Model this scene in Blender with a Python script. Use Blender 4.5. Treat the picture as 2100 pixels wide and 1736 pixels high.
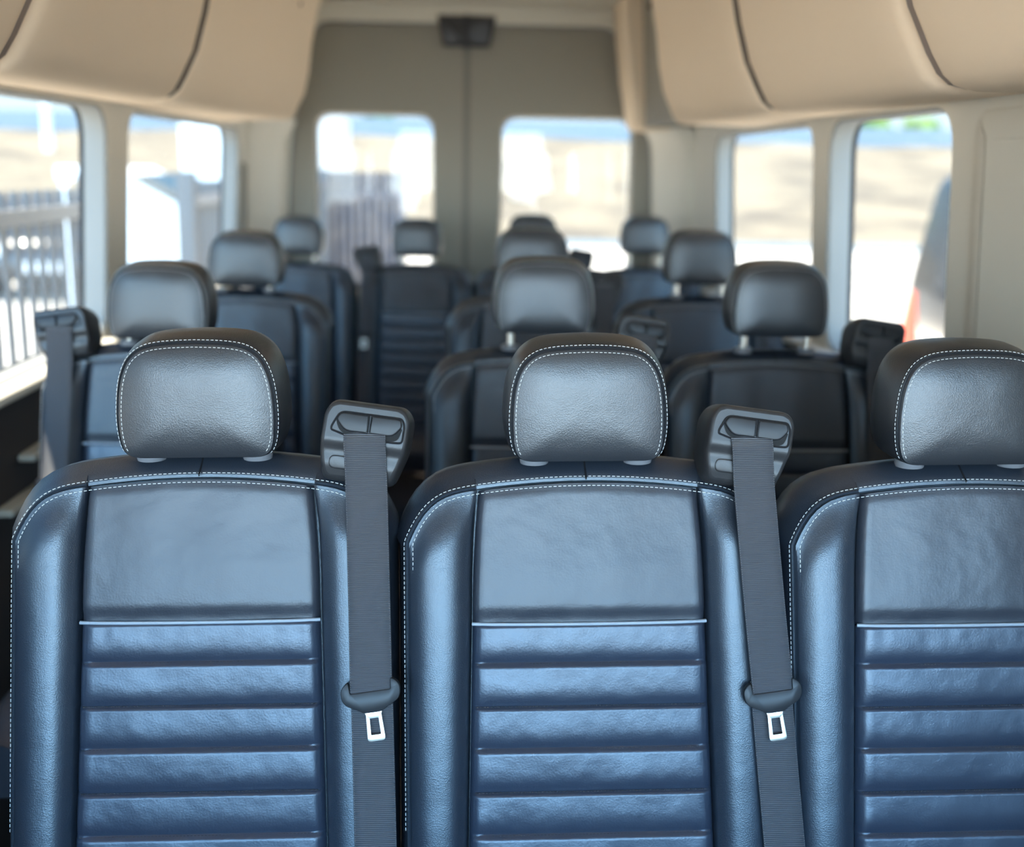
import bpy, bmesh, math, random
from mathutils import Vector, Matrix, noise
random.seed(7)
S = bpy.context.scene
for o in list(bpy.data.objects):
    bpy.data.objects.remove(o)
COL = S.collection

# ------------------------------------------------------------------ camera
cam_d = bpy.data.cameras.new('camera')
cam_d.sensor_width = 36.0
cam_d.lens = 36.0 * 2290.0 / 2100.0
cam_d.clip_start = 0.05
cam_d.clip_end = 400
cam = bpy.data.objects.new('camera', cam_d)
COL.objects.link(cam)
# columns of the camera matrix in world space are right, up, back
right = Vector((0.99916480, -0.03614532, 0.01905811))
up = Vector((-0.01046361, 0.22452623, 0.97441187))
back = Vector((-0.03949947, -0.97379746, 0.22396049))
cam.matrix_world = Matrix(((right.x, up.x, back.x, 0.0),
                           (right.y, up.y, back.y, 0.0),
                           (right.z, up.z, back.z, 1.35),
                           (0, 0, 0, 1)))
cam_d.dof.use_dof = True
cam_d.dof.focus_distance = 1.27
cam_d.dof.aperture_fstop = 2.5
S.camera = cam

# ------------------------------------------------------------------ view, sky and sun
S.view_settings.view_transform = 'Standard'
S.view_settings.look = 'None'
S.view_settings.gamma = 1.0
S.view_settings.use_curve_mapping = False
S.view_settings.exposure = 1.6

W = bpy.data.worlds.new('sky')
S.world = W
W.use_nodes = True
nt = W.node_tree
nt.nodes.clear()
wo = nt.nodes.new('ShaderNodeOutputWorld')
bg = nt.nodes.new('ShaderNodeBackground')
tc = nt.nodes.new('ShaderNodeTexCoord')
sx = nt.nodes.new('ShaderNodeSeparateXYZ')
rp = nt.nodes.new('ShaderNodeValToRGB')
rp.color_ramp.elements[0].position = 0.0
rp.color_ramp.elements[0].color = (0.80, 0.92, 0.98, 1)
rp.color_ramp.elements[1].position = 0.75
rp.color_ramp.elements[1].color = (0.16, 0.36, 0.85, 1)
e = rp.color_ramp.elements.new(0.14)
e.color = (0.36, 0.66, 0.96, 1)
e = rp.color_ramp.elements.new(0.35)
e.color = (0.27, 0.56, 0.94, 1)
nt.links.new(tc.outputs['Generated'], sx.inputs[0])
nt.links.new(sx.outputs['Z'], rp.inputs[0])
# glow added low in the sky ahead of the windscreen, lighting the seats
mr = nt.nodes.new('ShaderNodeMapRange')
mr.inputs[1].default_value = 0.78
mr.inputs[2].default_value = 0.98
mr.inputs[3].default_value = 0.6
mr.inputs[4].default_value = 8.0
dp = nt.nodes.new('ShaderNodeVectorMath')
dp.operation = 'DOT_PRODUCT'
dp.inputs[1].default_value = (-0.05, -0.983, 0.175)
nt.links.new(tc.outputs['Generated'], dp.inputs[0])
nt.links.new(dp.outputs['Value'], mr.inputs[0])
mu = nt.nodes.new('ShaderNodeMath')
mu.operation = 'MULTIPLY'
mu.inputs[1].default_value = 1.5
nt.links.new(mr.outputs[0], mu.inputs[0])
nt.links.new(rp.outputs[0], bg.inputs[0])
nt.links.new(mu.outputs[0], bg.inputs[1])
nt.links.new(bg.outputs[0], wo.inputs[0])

sun_d = bpy.data.lights.new('sun', 'SUN')
sun_d.energy = 9.0
sun_d.color = (1.0, 0.94, 0.85)
sun_d.angle = 0.009
sun = bpy.data.objects.new('sun', sun_d)
COL.objects.link(sun)
# towards the sun: left, high
sd = Vector((-0.29, 0.10, 0.95)).normalized()
sun.rotation_euler = sd.to_track_quat('Z', 'Y').to_euler()

# ------------------------------------------------------------------ materials
MATS = {}


def mat(name, color, rough=0.5, metal=0.0, spec=0.5, coat=0.0, bump=None, vary=None, sheen=0.0):
    m = bpy.data.materials.new(name)
    m.use_nodes = True
    n = m.node_tree
    b = n.nodes['Principled BSDF']
    b.inputs['Base Color'].default_value = (*color, 1)
    b.inputs['Roughness'].default_value = rough
    b.inputs['Metallic'].default_value = metal
    b.inputs['Specular IOR Level'].default_value = spec
    b.inputs['Coat Weight'].default_value = coat
    b.inputs['Sheen Weight'].default_value = sheen
    co = None
    if bump or vary:
        co = n.nodes.new('ShaderNodeTexCoord')
    last = None
    for kind, scale, strength, dist in (bump or []):
        bp = n.nodes.new('ShaderNodeBump')
        bp.inputs['Strength'].default_value = strength
        bp.inputs['Distance'].default_value = dist
        if kind == 'voronoi':
            t = n.nodes.new('ShaderNodeTexVoronoi')
            t.inputs['Scale'].default_value = scale
            out = t.outputs['Distance']
        elif kind == 'ribs':
            t = n.nodes.new('ShaderNodeTexWave')
            t.bands_direction = 'Z'
            t.inputs['Scale'].default_value = scale
            t.inputs['Distortion'].default_value = 0.4
            t.inputs['Detail Scale'].default_value = 6
            out = t.outputs['Fac']
        else:
            t = n.nodes.new('ShaderNodeTexNoise')
            t.inputs['Scale'].default_value = scale
            t.inputs['Detail'].default_value = 3
            out = t.outputs['Fac']
        n.links.new(co.outputs['Object'], t.inputs['Vector'])
        n.links.new(out, bp.inputs['Height'])
        if last:
            n.links.new(last.outputs[0], bp.inputs['Normal'])
        last = bp
    if last:
        n.links.new(last.outputs[0], b.inputs['Normal'])
    if vary:
        scale, c2, lo, hi = vary
        t = n.nodes.new('ShaderNodeTexNoise')
        t.inputs['Scale'].default_value = scale
        t.inputs['Detail'].default_value = 5
        mr_ = n.nodes.new('ShaderNodeMapRange')
        mr_.inputs[1].default_value = lo
        mr_.inputs[2].default_value = hi
        mx = n.nodes.new('ShaderNodeMix')
        mx.data_type = 'RGBA'
        mx.inputs[6].default_value = (*color, 1)
        mx.inputs[7].default_value = (*c2, 1)
        n.links.new(co.outputs['Object'], t.inputs['Vector'])
        n.links.new(t.outputs['Fac'], mr_.inputs[0])
        n.links.new(mr_.outputs[0], mx.inputs[0])
        n.links.new(mx.outputs[2], b.inputs['Base Color'])
    MATS[name] = m
    return m


def glass_mat(name, tint):
    m = bpy.data.materials.new(name)
    m.use_nodes = True
    n = m.node_tree
    n.nodes.clear()
    out = n.nodes.new('ShaderNodeOutputMaterial')
    mix = n.nodes.new('ShaderNodeMixShader')
    tr = n.nodes.new('ShaderNodeBsdfTransparent')
    gl = n.nodes.new('ShaderNodeBsdfGlossy')
    gl.inputs['Roughness'].default_value = 0.02
    tr.inputs['Color'].default_value = (*tint, 1)
    mix.inputs[0].default_value = 0.015
    n.links.new(tr.outputs[0], mix.inputs[1])
    n.links.new(gl.outputs[0], mix.inputs[2])
    n.links.new(mix.outputs[0], out.inputs['Surface'])
    MATS[name] = m
    return m


GRAIN = [('noise', 9, 0.12, 0.02), ('voronoi', 640, 0.12, 0.0011), ('noise', 900, 0.10, 0.001)]
M_leather = mat('leather', (0.018, 0.020, 0.024), 0.37, spec=0.75, bump=GRAIN, sheen=0.0)
M_insert = mat('soft_leather', (0.021, 0.024, 0.033), 0.41, spec=0.60, bump=[('noise', 11, 0.22, 0.02), ('noise', 420, 0.14, 0.0015)])
M_rib = mat('navy_ribbed_leather', (0.020, 0.026, 0.042), 0.38, spec=0.82, bump=[('noise', 11, 0.22, 0.02), ('noise', 420, 0.14, 0.0015)])
M_rib.node_tree.nodes['Principled BSDF'].inputs['Specular Tint'].default_value = (0.85, 0.92, 1.0, 1)
M_bolster = mat('navy_black_leather', (0.018, 0.023, 0.033), 0.37, spec=0.80, bump=GRAIN)
M_bolster.node_tree.nodes['Principled BSDF'].inputs['Specular Tint'].default_value = (0.86, 0.94, 1.0, 1)
M_seam = mat('dark_leather', (0.010, 0.010, 0.012), 0.6)
M_thread = mat('white_thread', (0.60, 0.60, 0.58), 0.7)
M_darkthread = mat('grey_thread', (0.022, 0.024, 0.03), 0.8)
M_piping = mat('silver_piping', (0.27, 0.30, 0.34), 0.4, spec=0.6)
M_plastic = mat('black_plastic', (0.026, 0.025, 0.026), 0.40, bump=[('noise', 1400, 0.18, 0.0006)])
M_gloss = mat('smooth_black_plastic', (0.018, 0.018, 0.02), 0.42, spec=0.35)
M_void = mat('slot_black', (0.003, 0.003, 0.003), 0.8)
M_web = mat('black_webbing', (0.050, 0.050, 0.056), 0.52, spec=0.5, bump=[('ribs', 150, 0.55, 0.0012), ('noise', 800, 0.2, 0.0008)])
M_webedge = mat('webbing_edge_thread', (0.12, 0.12, 0.125), 0.7)
M_chrome = mat('steel', (0.78, 0.74, 0.66), 0.32, metal=1.0)
M_collar = mat('grey_plastic', (0.16, 0.16, 0.17), 0.35)
M_fabric = mat('tan_headliner_fabric', (0.80, 0.64, 0.47), 0.95, spec=0.1, bump=[('noise', 700, 0.2, 0.0008)])
M_cream = mat('cream_plastic', (0.66, 0.615, 0.52), 0.6, spec=0.3)
M_joint = mat('brown_joint_fabric', (0.26, 0.205, 0.175), 0.9)
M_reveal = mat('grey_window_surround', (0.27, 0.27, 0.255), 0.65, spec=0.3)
M_creamdark = mat('taupe_plastic', (0.27, 0.245, 0.20), 0.6, spec=0.3)
M_floor = mat('floor_vinyl', (0.05, 0.04, 0.035), 0.6)
M_lower = mat('charcoal_trim', (0.035, 0.028, 0.025), 0.65)
M_rubber = mat('rubber', (0.015, 0.015, 0.016), 0.7)
M_groove = mat('brown_groove', (0.10, 0.08, 0.068), 0.9)
M_doorseal = mat('grey_door_seal', (0.17, 0.155, 0.13), 0.8)
M_glass = glass_mat('tinted_glass', (0.72, 0.72, 0.70))
M_clear = glass_mat('clear_glass', (0.97, 0.98, 0.98))
M_concrete = mat('concrete', (0.70, 0.65, 0.57), 0.9, vary=(0.3, (0.60, 0.56, 0.50), 0.45, 0.65))
M_grass = mat('dry_grass', (0.245, 0.210, 0.155), 1.0, spec=0.1, vary=(0.35, (0.14, 0.123, 0.10), 0.42, 0.66))
M_leaf = mat('tree_green', (0.10, 0.17, 0.035), 0.9, vary=(2.0, (0.25, 0.33, 0.08), 0.4, 0.65))
M_bark = mat('bark', (0.12, 0.08, 0.05), 0.9)
M_iron = mat('dark_iron', (0.15, 0.148, 0.145), 0.6)
M_ironrail = mat('grey_rail', (0.30, 0.30, 0.30), 0.6)
M_wood = mat('grey_wood', (0.24, 0.19, 0.165), 0.85, vary=(6, (0.15, 0.13, 0.13), 0.4, 0.6))
M_white = mat('white_paint', (0.80, 0.80, 0.78), 0.5)
M_bluegrey = mat('blue_grey_paint', (0.27, 0.285, 0.295), 0.7)
M_kerb = mat('grey_kerb', (0.28, 0.30, 0.30), 0.9)
M_car = mat('dark_car_paint', (0.03, 0.033, 0.036), 0.25, coat=0.4)
M_carglass = mat('dark_car_glass', (0.02, 0.025, 0.03), 0.08)
M_tyre = mat('tyre', (0.02, 0.02, 0.02), 0.9)
M_orange = mat('orange_cone', (0.85, 0.13, 0.06), 0.6)
M_yellow = mat('yellow_plastic', (0.75, 0.50, 0.10), 0.6)


# ------------------------------------------------------------------ mesh helpers
class MB:
    def __init__(self):
        self.v = []
        self.f = []
        self.mi = {}

    def merge(self, other, slot):
        k, kf = len(self.v), len(self.f)
        self.v += other.v
        self.f += [tuple(i + k for i in q) for q in other.f]
        for i in range(kf, len(self.f)):
            self.mi[i] = slot

    def add(self, vs, fs):
        k = len(self.v)
        self.v += [tuple(p) for p in vs]
        self.f += [tuple(i + k for i in q) for q in fs]

    def box(self, x0, x1, y0, y1, z0, z1):
        self.add([(x, y, z) for z in (z0, z1) for y in (y0, y1) for x in (x0, x1)],
                 [(0, 2, 3, 1), (4, 5, 7, 6), (0, 1, 5, 4), (1, 3, 7, 5), (3, 2, 6, 7), (2, 0, 4, 6)])

    def rings(self, rings, closed=True, cap0=False, cap1=False):
        n = len(rings[0])
        vs = [p for r in rings for p in r]
        fs = []
        for i in range(len(rings) - 1):
            for j in range(n if closed else n - 1):
                a, b = i * n + j, i * n + (j + 1) % n
                fs.append((a, b, b + n, a + n))
        if cap0:
            fs.append(tuple(range(n))[::-1])
        if cap1:
            fs.append(tuple((len(rings) - 1) * n + j for j in range(n)))
        self.add(vs, fs)

    def tube(self, path, r, n=8, caps=True):
        path = [Vector(p) for p in path]
        rings = []
        for i, p in enumerate(path):
            t = (path[min(i + 1, len(path) - 1)] - path[max(i - 1, 0)]).normalized()
            a = Vector((0, 0, 1)) if abs(t.z) < 0.9 else Vector((0, 1, 0))
            s = t.cross(a).normalized()
            q = t.cross(s)
            rr = r[i] if isinstance(r, (list, tuple)) else r
            rings.append([p + rr * (s * math.cos(k * 2 * math.pi / n) + q * math.sin(k * 2 * math.pi / n)) for k in range(n)])
        self.rings(rings, True, caps, caps)

    def cyl(self, c, axis, r, h, n=24):
        c = Vector(c)
        a = Vector(axis).normalized()
        self.tube([c - a * h / 2, c + a * h / 2], r, n)

    def dashes(self, path, length, pitch, r):
        """a run of thread: short stitches along a path"""
        path = [Vector(p) for p in path]
        acc = [0.0]
        for a, b in zip(path, path[1:]):
            acc.append(acc[-1] + (b - a).length)

        def at(s):
            for i in range(len(path) - 1):
                if s <= acc[i + 1]:
                    k = (s - acc[i]) / max(1e-9, acc[i + 1] - acc[i])
                    return path[i].lerp(path[i + 1], k)
            return path[-1]
        s = 0.0
        i0 = 0
        while s + length < acc[-1]:
            a, b = at(s), at(s + length)
            m = (a + b) / 2
            self.tube([a, a.lerp(m, 0.3), m, b.lerp(m, 0.3), b], [r * 0.4, r, r, r, r * 0.4], 5)
            s += pitch

    def build(self, name, material, parent=None, smooth=40, fix=True, mods=None):
        me = bpy.data.meshes.new(name)
        me.from_pydata(self.v, [], self.f)
        if fix:
            b = bmesh.new()
            b.from_mesh(me)
            bmesh.ops.recalc_face_normals(b, faces=b.faces[:])
            b.to_mesh(me)
            b.free()
        for mt in (material if isinstance(material, (list, tuple)) else [material]):
            me.materials.append(mt)
        for i, k in self.mi.items():
            me.polygons[i].material_index = k
        if smooth:
            me.shade_smooth()
            me.set_sharp_from_angle(angle=math.radians(smooth))
        o = bpy.data.objects.new(name, me)
        COL.objects.link(o)
        if parent:
            o.parent = parent
        return o


def bevel(o, width, seg=3, angle=30):
    """bevel baked into the mesh"""
    b = bmesh.new()
    b.from_mesh(o.data)
    es = [e_ for e_ in b.edges if len(e_.link_faces) == 2 and e_.calc_face_angle(0) > math.radians(angle)]
    bmesh.ops.bevel(b, geom=es, offset=width, segments=seg, profile=0.5, affect='EDGES', clamp_overlap=True)
    b.to_mesh(o.data)
    b.free()
    o.data.shade_smooth()
    o.data.set_sharp_from_angle(angle=math.radians(50))
    return o


def empty(name, loc, rz=0.0):
    o = bpy.data.objects.new(name, None)
    o.empty_display_size = 0.1
    o.location = loc
    o.rotation_euler = (0, 0, rz)
    COL.objects.link(o)
    return o


def tag(o, label, cat, group=None):
    o['label'] = label
    o['category'] = cat
    if group:
        o['group'] = group
    return o


def struct(o, label=None, cat=None):
    o['kind'] = 'structure'
    if label:
        o['label'] = label
        o['category'] = cat
    return o


def sstep(a, b, x):
    t = min(1.0, max(0.0, (x - a) / (b - a)))
    return t * t * (3 - 2 * t)


def catmull(pts, n):
    out = []
    for i in range(len(pts) - 1):
        p0 = pts[max(i - 1, 0)]
        p1, p2 = pts[i], pts[i + 1]
        p3 = pts[min(i + 2, len(pts) - 1)]
        for k in range(n):
            t = k / n
            out.append(tuple(0.5 * (2 * b + (c - a) * t + (2 * a - 5 * b + 4 * c - d) * t * t + (3 * b - a - 3 * c + d) * t ** 3)
                             for a, b, c, d in zip(p0, p1, p2, p3)))
    out.append(tuple(pts[-1]))
    return out


def round_poly(pts, r, n=6):
    """a 2D polygon with every corner rounded; r may be a list"""
    out = []
    N = len(pts)
    for i in range(N):
        p = Vector(pts[i])
        a = Vector(pts[i - 1]) - p
        b = Vector(pts[(i + 1) % N]) - p
        rr = r[i] if isinstance(r, (list, tuple)) else r
        rr = min(rr, a.length * 0.49, b.length * 0.49)
        a = p + a.normalized() * rr
        b = p + b.normalized() * rr
        for k in range(n + 1):
            t = k / n
            q = a * (1 - t) ** 2 + p * 2 * t * (1 - t) + b * t * t
            out.append((q.x, q.y))
    return out


def inset(loop, d):
    """a closed 2D loop moved along its outward normal"""
    N = len(loop)
    area = sum(loop[i][0] * loop[(i + 1) % N][1] - loop[(i + 1) % N][0] * loop[i][1] for i in range(N))
    sg = 1 if area > 0 else -1
    out = []
    for i in range(N):
        a = Vector(loop[i - 1])
        b = Vector(loop[(i + 1) % N])
        t = b - a
        if t.length < 1e-9:
            t = Vector((1, 0))
        t.normalize()
        nrm = Vector((t.y, -t.x)) * sg
        out.append((loop[i][0] + nrm.x * d, loop[i][1] + nrm.y * d))
    return out


# ------------------------------------------------------------------ the seat
TH = math.radians(15.0)
CT, ST = math.cos(TH), math.sin(TH)
SEAM_Z = 0.995


def P(u, w, v):
    """point on the reclined backrest: across, out of its face, up along it"""
    return (u, -w * CT + v * ST, SEAM_Z + v * CT + w * ST)


HW = 0.207        # half width of the front face
VB = -0.585       # lower end of the backrest
V_PIPE = -0.1605
PITCH = 0.0487


def top_v(u):
    a = abs(u)
    return 0.002 - 0.012 * (a / 0.15) ** 2 - 0.046 * (max(0.0, a - 0.125) / 0.082) ** 4


def ins_half(v):
    if v > V_PIPE:
        return 0.1275 + (0.1355 - 0.1275) * min(1, (0.0 - v) / 0.16) + 0.002 * math.sin(math.pi * min(1, max(0, -v / 0.16)))
    return 0.1355 + 0.006 * min(1, (V_PIPE - v) / 0.25)


def face_w(u, v, ui):
    a = abs(u)
    d = top_v(u) - v
    if a <= ui:
        w = -0.019
    else:
        t = (a - ui) / (HW - ui)
        w = -0.005 * (1 - sstep(0, 0.3, t)) - 0.013 * (1 - sstep(0, 0.05, t)) + 0.0135 * (1 - abs(2 * t - 1) ** 2.6)
    k = sstep(0.0, 0.055, d)
    if a > ui:
        w = w * (0.12 + 0.88 * k)
    return w


def make_backrest(parent):
    us = [-1.0, -0.97, -0.92, -0.85, -0.77, -0.68, -0.58, -0.46, -0.34, -0.22, -0.14, -0.09, -0.055, -0.032, -0.016, -0.006]
    cols = [('o', -x) for x in us]              # bolster left, from the edge inwards
    mids = [('i', k) for k in (-1.0, -0.94, -0.8, -0.6, -0.4, -0.2, 0.0, 0.2, 0.4, 0.6, 0.8, 0.94, 1.0)]
    cols = [('l', -x) for x in us] + mids + [('r', -x) for x in us[::-1]]
    ts = [0.0, 0.04] + [0.04 + 0.96 * (i / 46) ** 0.8 for i in range(1, 47)]
    ts = ts[:-1] + [0.992, 1.0]
    grid = []
    for t in ts:
        row = []
        for kind, k in cols:
            v0 = VB + (-0.015 - VB) * t
            ui = ins_half(v0)
            if kind == 'i':
                u = k * ui
            elif kind == 'l':
                u = -(ui + (HW - ui) * k)
            else:
                u = ui + (HW - ui) * k
            v = VB + (top_v(u) - VB) * t
            row.append((u, face_w(u, v, ui if kind == 'i' else ui - 1e-6), v))
        grid.append(row)
    m = MB()
    R, N = len(grid), len(grid[0])
    verts = [P(*p) for row in grid for p in row]
    faces = [(i * N + j, i * N + j + 1, (i + 1) * N + j + 1, (i + 1) * N + j) for i in range(R - 1) for j in range(N - 1)]
    loop = [i * N for i in range(R)] + [(R - 1) * N + j for j in range(1, N)] + [i * N + N - 1 for i in range(R - 2, -1, -1)] + [j for j in range(N - 2, 0, -1)]
    flat = [grid[i // N][i % N] for i in loop]
    l2 = [(p[0], p[2]) for p in flat]
    nrm = inset(l2, 1.0)
    nrm = [Vector((b[0] - a[0], b[1] - a[1])) for a, b in zip(l2, nrm)]

    def off(i, o, w):
        nv = nrm[i]
        up_ = max(0.0, nv.y)
        o2 = o + 0.0195 * sstep(-0.0045, -0.034, w) * (1 - sstep(-0.07, -0.124, w)) * up_
        return P(l2[i][0] + nv.x * o2, w + flat[i][1] * max(0, 1 + w / 0.01) * 0.5, l2[i][1] + nv.y * o2)
    prev = loop
    for o, w in ((0.0012, -0.0042), (0.0030, -0.0052), (0.0042, -0.0030), (0.0058, -0.0058), (0.0085, -0.014), (0.0118, -0.030), (0.0142, -0.055), (0.0135, -0.080), (0.0095, -0.100), (0.001, -0.115), (-0.014, -0.124), (-0.04, -0.128)):
        base = len(verts)
        verts += [off(i, o, w) for i in range(len(loop))]
        ring = list(range(base, base + len(loop)))
        n = len(loop)
        faces += [(prev[i], ring[i], ring[(i + 1) % n], prev[(i + 1) % n]) for i in range(n)]
        prev = ring
    faces.append(tuple(prev))
    m.add(verts, faces)
    # white double stitching along the top seam and down both sides
    st = MB()
    up_left = [i for i in range(R)]
    sel = [k for k in range(len(loop)) if flat[k][2] > -0.40 and not (abs(flat[k][0]) < HW - 1e-4 and flat[k][2] < -0.3)]
    # order: the loop already runs up the left side, across, and down the right
    st.dashes([off(k, 0.0063, -0.0052) for k in sel], 0.0038, 0.0056, 0.00044)
    inn = []
    for k in sel:
        p = (l2[k][0] - nrm[k].x * 0.0042, l2[k][1] - nrm[k].y * 0.0042)
        inn.append(P(p[0], 0.0026 if abs(p[0]) > 0.128 else 0.0022 + 0.0032 * (1 - (p[0] / 0.135) ** 2), p[1]))
    st.dashes(inn, 0.0038, 0.0056, 0.00044)
    m.merge(st, 1)
    cs = MB()
    cs.tube([P(-0.002, w, top_v(0) + o) for o, w in ((0.0030, -0.0045), (0.0044, -0.0032), (0.0063, -0.0060), (0.0140, -0.0140), (0.0300, -0.030), (0.0336, -0.045), (0.0336, -0.055))], 0.0011, 6)
    m.merge(cs, 2)
    return m.build('backrest', [M_bolster, M_thread, M_seam], parent, smooth=60)


def insert_patch(name, v_low, v_high_fn, wfn, rows, parent, cols=36, thread=None):
    m = MB()
    rings = []
    for i in range(rows + 1):
        t = i / rows
        row = []
        for j in range(cols + 1):
            s = -1 + 2 * j / cols
            s = math.copysign(1 - (1 - abs(s)) ** 1.25, s)
            v0 = v_low + (-0.005 - v_low) * t if v_high_fn is None else None
            vg = v_low + ((v_high_fn(0.0)) - v_low) * t
            u = s * (ins_half(vg) - 0.0004)
            v = v_low + (v_high_fn(u) - v_low) * t
            row.append(P(u, wfn(u, v, ins_half(vg) - abs(u), v - v_low, v_high_fn(u) - v), v))
        rings.append(row)
    m.rings(rings, closed=False)
    if thread:
        m.merge(thread, 1)
    return m.build(name, [M_rib, M_darkthread] if thread else M_insert, parent, smooth=60)


def make_inserts(parent):
    def w_up(u, v, ds, db, dt):
        w = -0.013 + 0.0140 * sstep(-0.002, 0.006, ds)
        w += 0.0032 * (1 - (u / 0.135) ** 2)
        w *= 1
        w -= 0.0045 * (1 - sstep(0, 0.020, db))
        w -= 0.0018 * (1 - sstep(0, 0.012, dt))
        # soft creases gathered in the lower corners
        k = math.exp(-((db - 0.012) / 0.014) ** 2) * math.exp(-((ds - 0.012) / 0.016) ** 2)
        w += 0.0009 * k * math.sin((db + ds) * 620)
        w += 0.0010 * noise.noise(Vector((u * 14, v * 14, 3.0)))
        return w
    insert_patch('upper_insert', V_PIPE + 0.0012, lambda u: top_v(u) - 0.0015, w_up, 44, parent)

    first = V_PIPE - 0.046
    lines = [V_PIPE] + [first - i * PITCH for i in range(8)]

    def w_rib(u, v, ds, db, dt):
        k = 0
        while k + 1 < len(lines) and v < lines[k + 1]:
            k += 1
        a = lines[k]
        b = lines[k + 1] if k + 1 < len(lines) else VB
        t = (a - v) / (a - b)
        t = min(1, max(0, t))
        hump = sstep(-0.04, 0.085, t) * (1 - t ** 5)
        w = -0.0036 + 0.0060 * hump * (0.35 + 0.65 * sstep(0, 0.012, ds))
        w -= 0.012 * (1 - sstep(-0.002, 0.006, ds))
        w += 0.0008 * noise.noise(Vector((u * 16, v * 22, 9.0)))
        if k == 0:
            w += 0.0006 * math.sin(u * 260 + 30 * v) * math.exp(-((t - 0.25) / 0.2) ** 2) * sstep(0.0, 0.06, abs(u))
        return w
    st = MB()
    for q in lines[1:7]:
        h = ins_half(q) - 0.006
        for dv in (-0.0004,):
            st.dashes([P(-h + 2 * h * i / 8, -0.0022, q + dv) for i in range(9)], 0.0034, 0.0040, 0.0007)
    insert_patch('ribbed_insert', VB + 0.012, lambda u: V_PIPE - 0.0012, w_rib, 190, parent, 30, st)
    pp = MB()
    h = ins_half(V_PIPE)
    pp.tube([P(-h + 2 * h * i / 24, 0.0012 - 0.005 * (abs(i - 12) / 12) ** 8, V_PIPE - 0.0010 * math.sin(math.pi * i / 24)) for i in range(25)], 0.0021, 10)
    pp.build('piping', M_piping, parent)


HR_Y, HR_Z = 0.004, 1.0215


def make_headrest(parent, raise_):
    half = [(0.0, 0.0), (0.045, 0.0), (0.066, 0.0005), (0.0765, 0.0055), (0.0815, 0.018), (0.0838, 0.042), (0.0828, 0.072), (0.0790, 0.098),
            (0.0705, 0.1195), (0.0560, 0.1325), (0.0340, 0.1378), (0.0, 0.1395)]
    half = [(x * 1.035, z * 0.92) for x, z in half]
    hc = catmull(half, 5)
    loop = hc + [(-x, z) for x, z in hc[-2:0:-1]]
    N = len(loop)
    cz = 0.066

    def pt(x, z, w):
        # w forwards of the seam plane; slight forward lean of the top
        return (x, HR_Y - w + 0.085 * (z - 0.05), HR_Z + raise_ + z)
    rings = []
    for k in (0.02, 0.2, 0.38, 0.55, 0.7, 0.81, 0.89, 0.945, 0.985, 1.0):
        w = 0.0085 * (1 - k ** 3.6)
        rings.append([pt(x * k, cz + (z - cz) * k, w) for x, z in loop])
    nr = [Vector((b[0] - a[0], b[1] - a[1])) for a, b in zip(loop, inset(loop, 1.0))]

    def off(i, o, w):
        n_ = nr[i]
        dn = max(0.0, -n_.y)
        o2 = o * (1 - 0.75 * dn) if o > 0 else o
        return pt(loop[i][0] + n_.x * o2, loop[i][1] + n_.y * o2, w)
    for o, w in ((0.0008, -0.0035), (0.0022, -0.0045), (0.0032, -0.0025), (0.0048, -0.006), (0.0072, -0.016), (0.0098, -0.032), (0.0108, -0.056), (0.0085, -0.075), (0.0015, -0.089), (-0.012, -0.0985), (-0.030, -0.103), (-0.055, -0.1045)):
        rings.append([off(i, o, w) for i in range(N)])
    m = MB()
    m.rings(rings, True, True, True)
    st = MB()
    sel = [i for i in range(N) if loop[i][1] > 0.004]
    # start at the lower right corner and run over the top to the lower left one
    st.dashes([off(i, 0.0044, -0.0044) for i in sel], 0.0034, 0.0050, 0.00042)
    st.dashes([pt(loop[i][0] - nr[i].x * 0.0030, loop[i][1] - nr[i].y * 0.0030, 0.0013) for i in sel], 0.0034, 0.0050, 0.00042)
    m.merge(st, 1)
    h = m.build('headrest', [M_leather, M_thread], parent, smooth=60)
    for s in (-1, 1):
        c = MB()
        x = 0.061 * s
        y = HR_Y + 0.028
        prof = [(0.0, 0.0), (0.0165, 0.0), (0.0172, 0.003), (0.0172, 0.0085), (0.0155, 0.0105), (0.0, 0.0105)]
        c.rings([[(x + r * math.cos(a * math.pi / 14), y + r * math.sin(a * math.pi / 14), HR_Z - 0.0095 + z) for a in range(28)] for r, z in prof[1:-1]], True, True, True)
        c.build('post_collar', M_collar, h)
        p = MB()
        p.cyl((x, y, HR_Z - 0.006 + (raise_ + 0.05) / 2), (0, 0, 1), 0.0065, 0.05 + raise_, 16)
        p.build('post', M_chrome, h)
    return h


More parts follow.
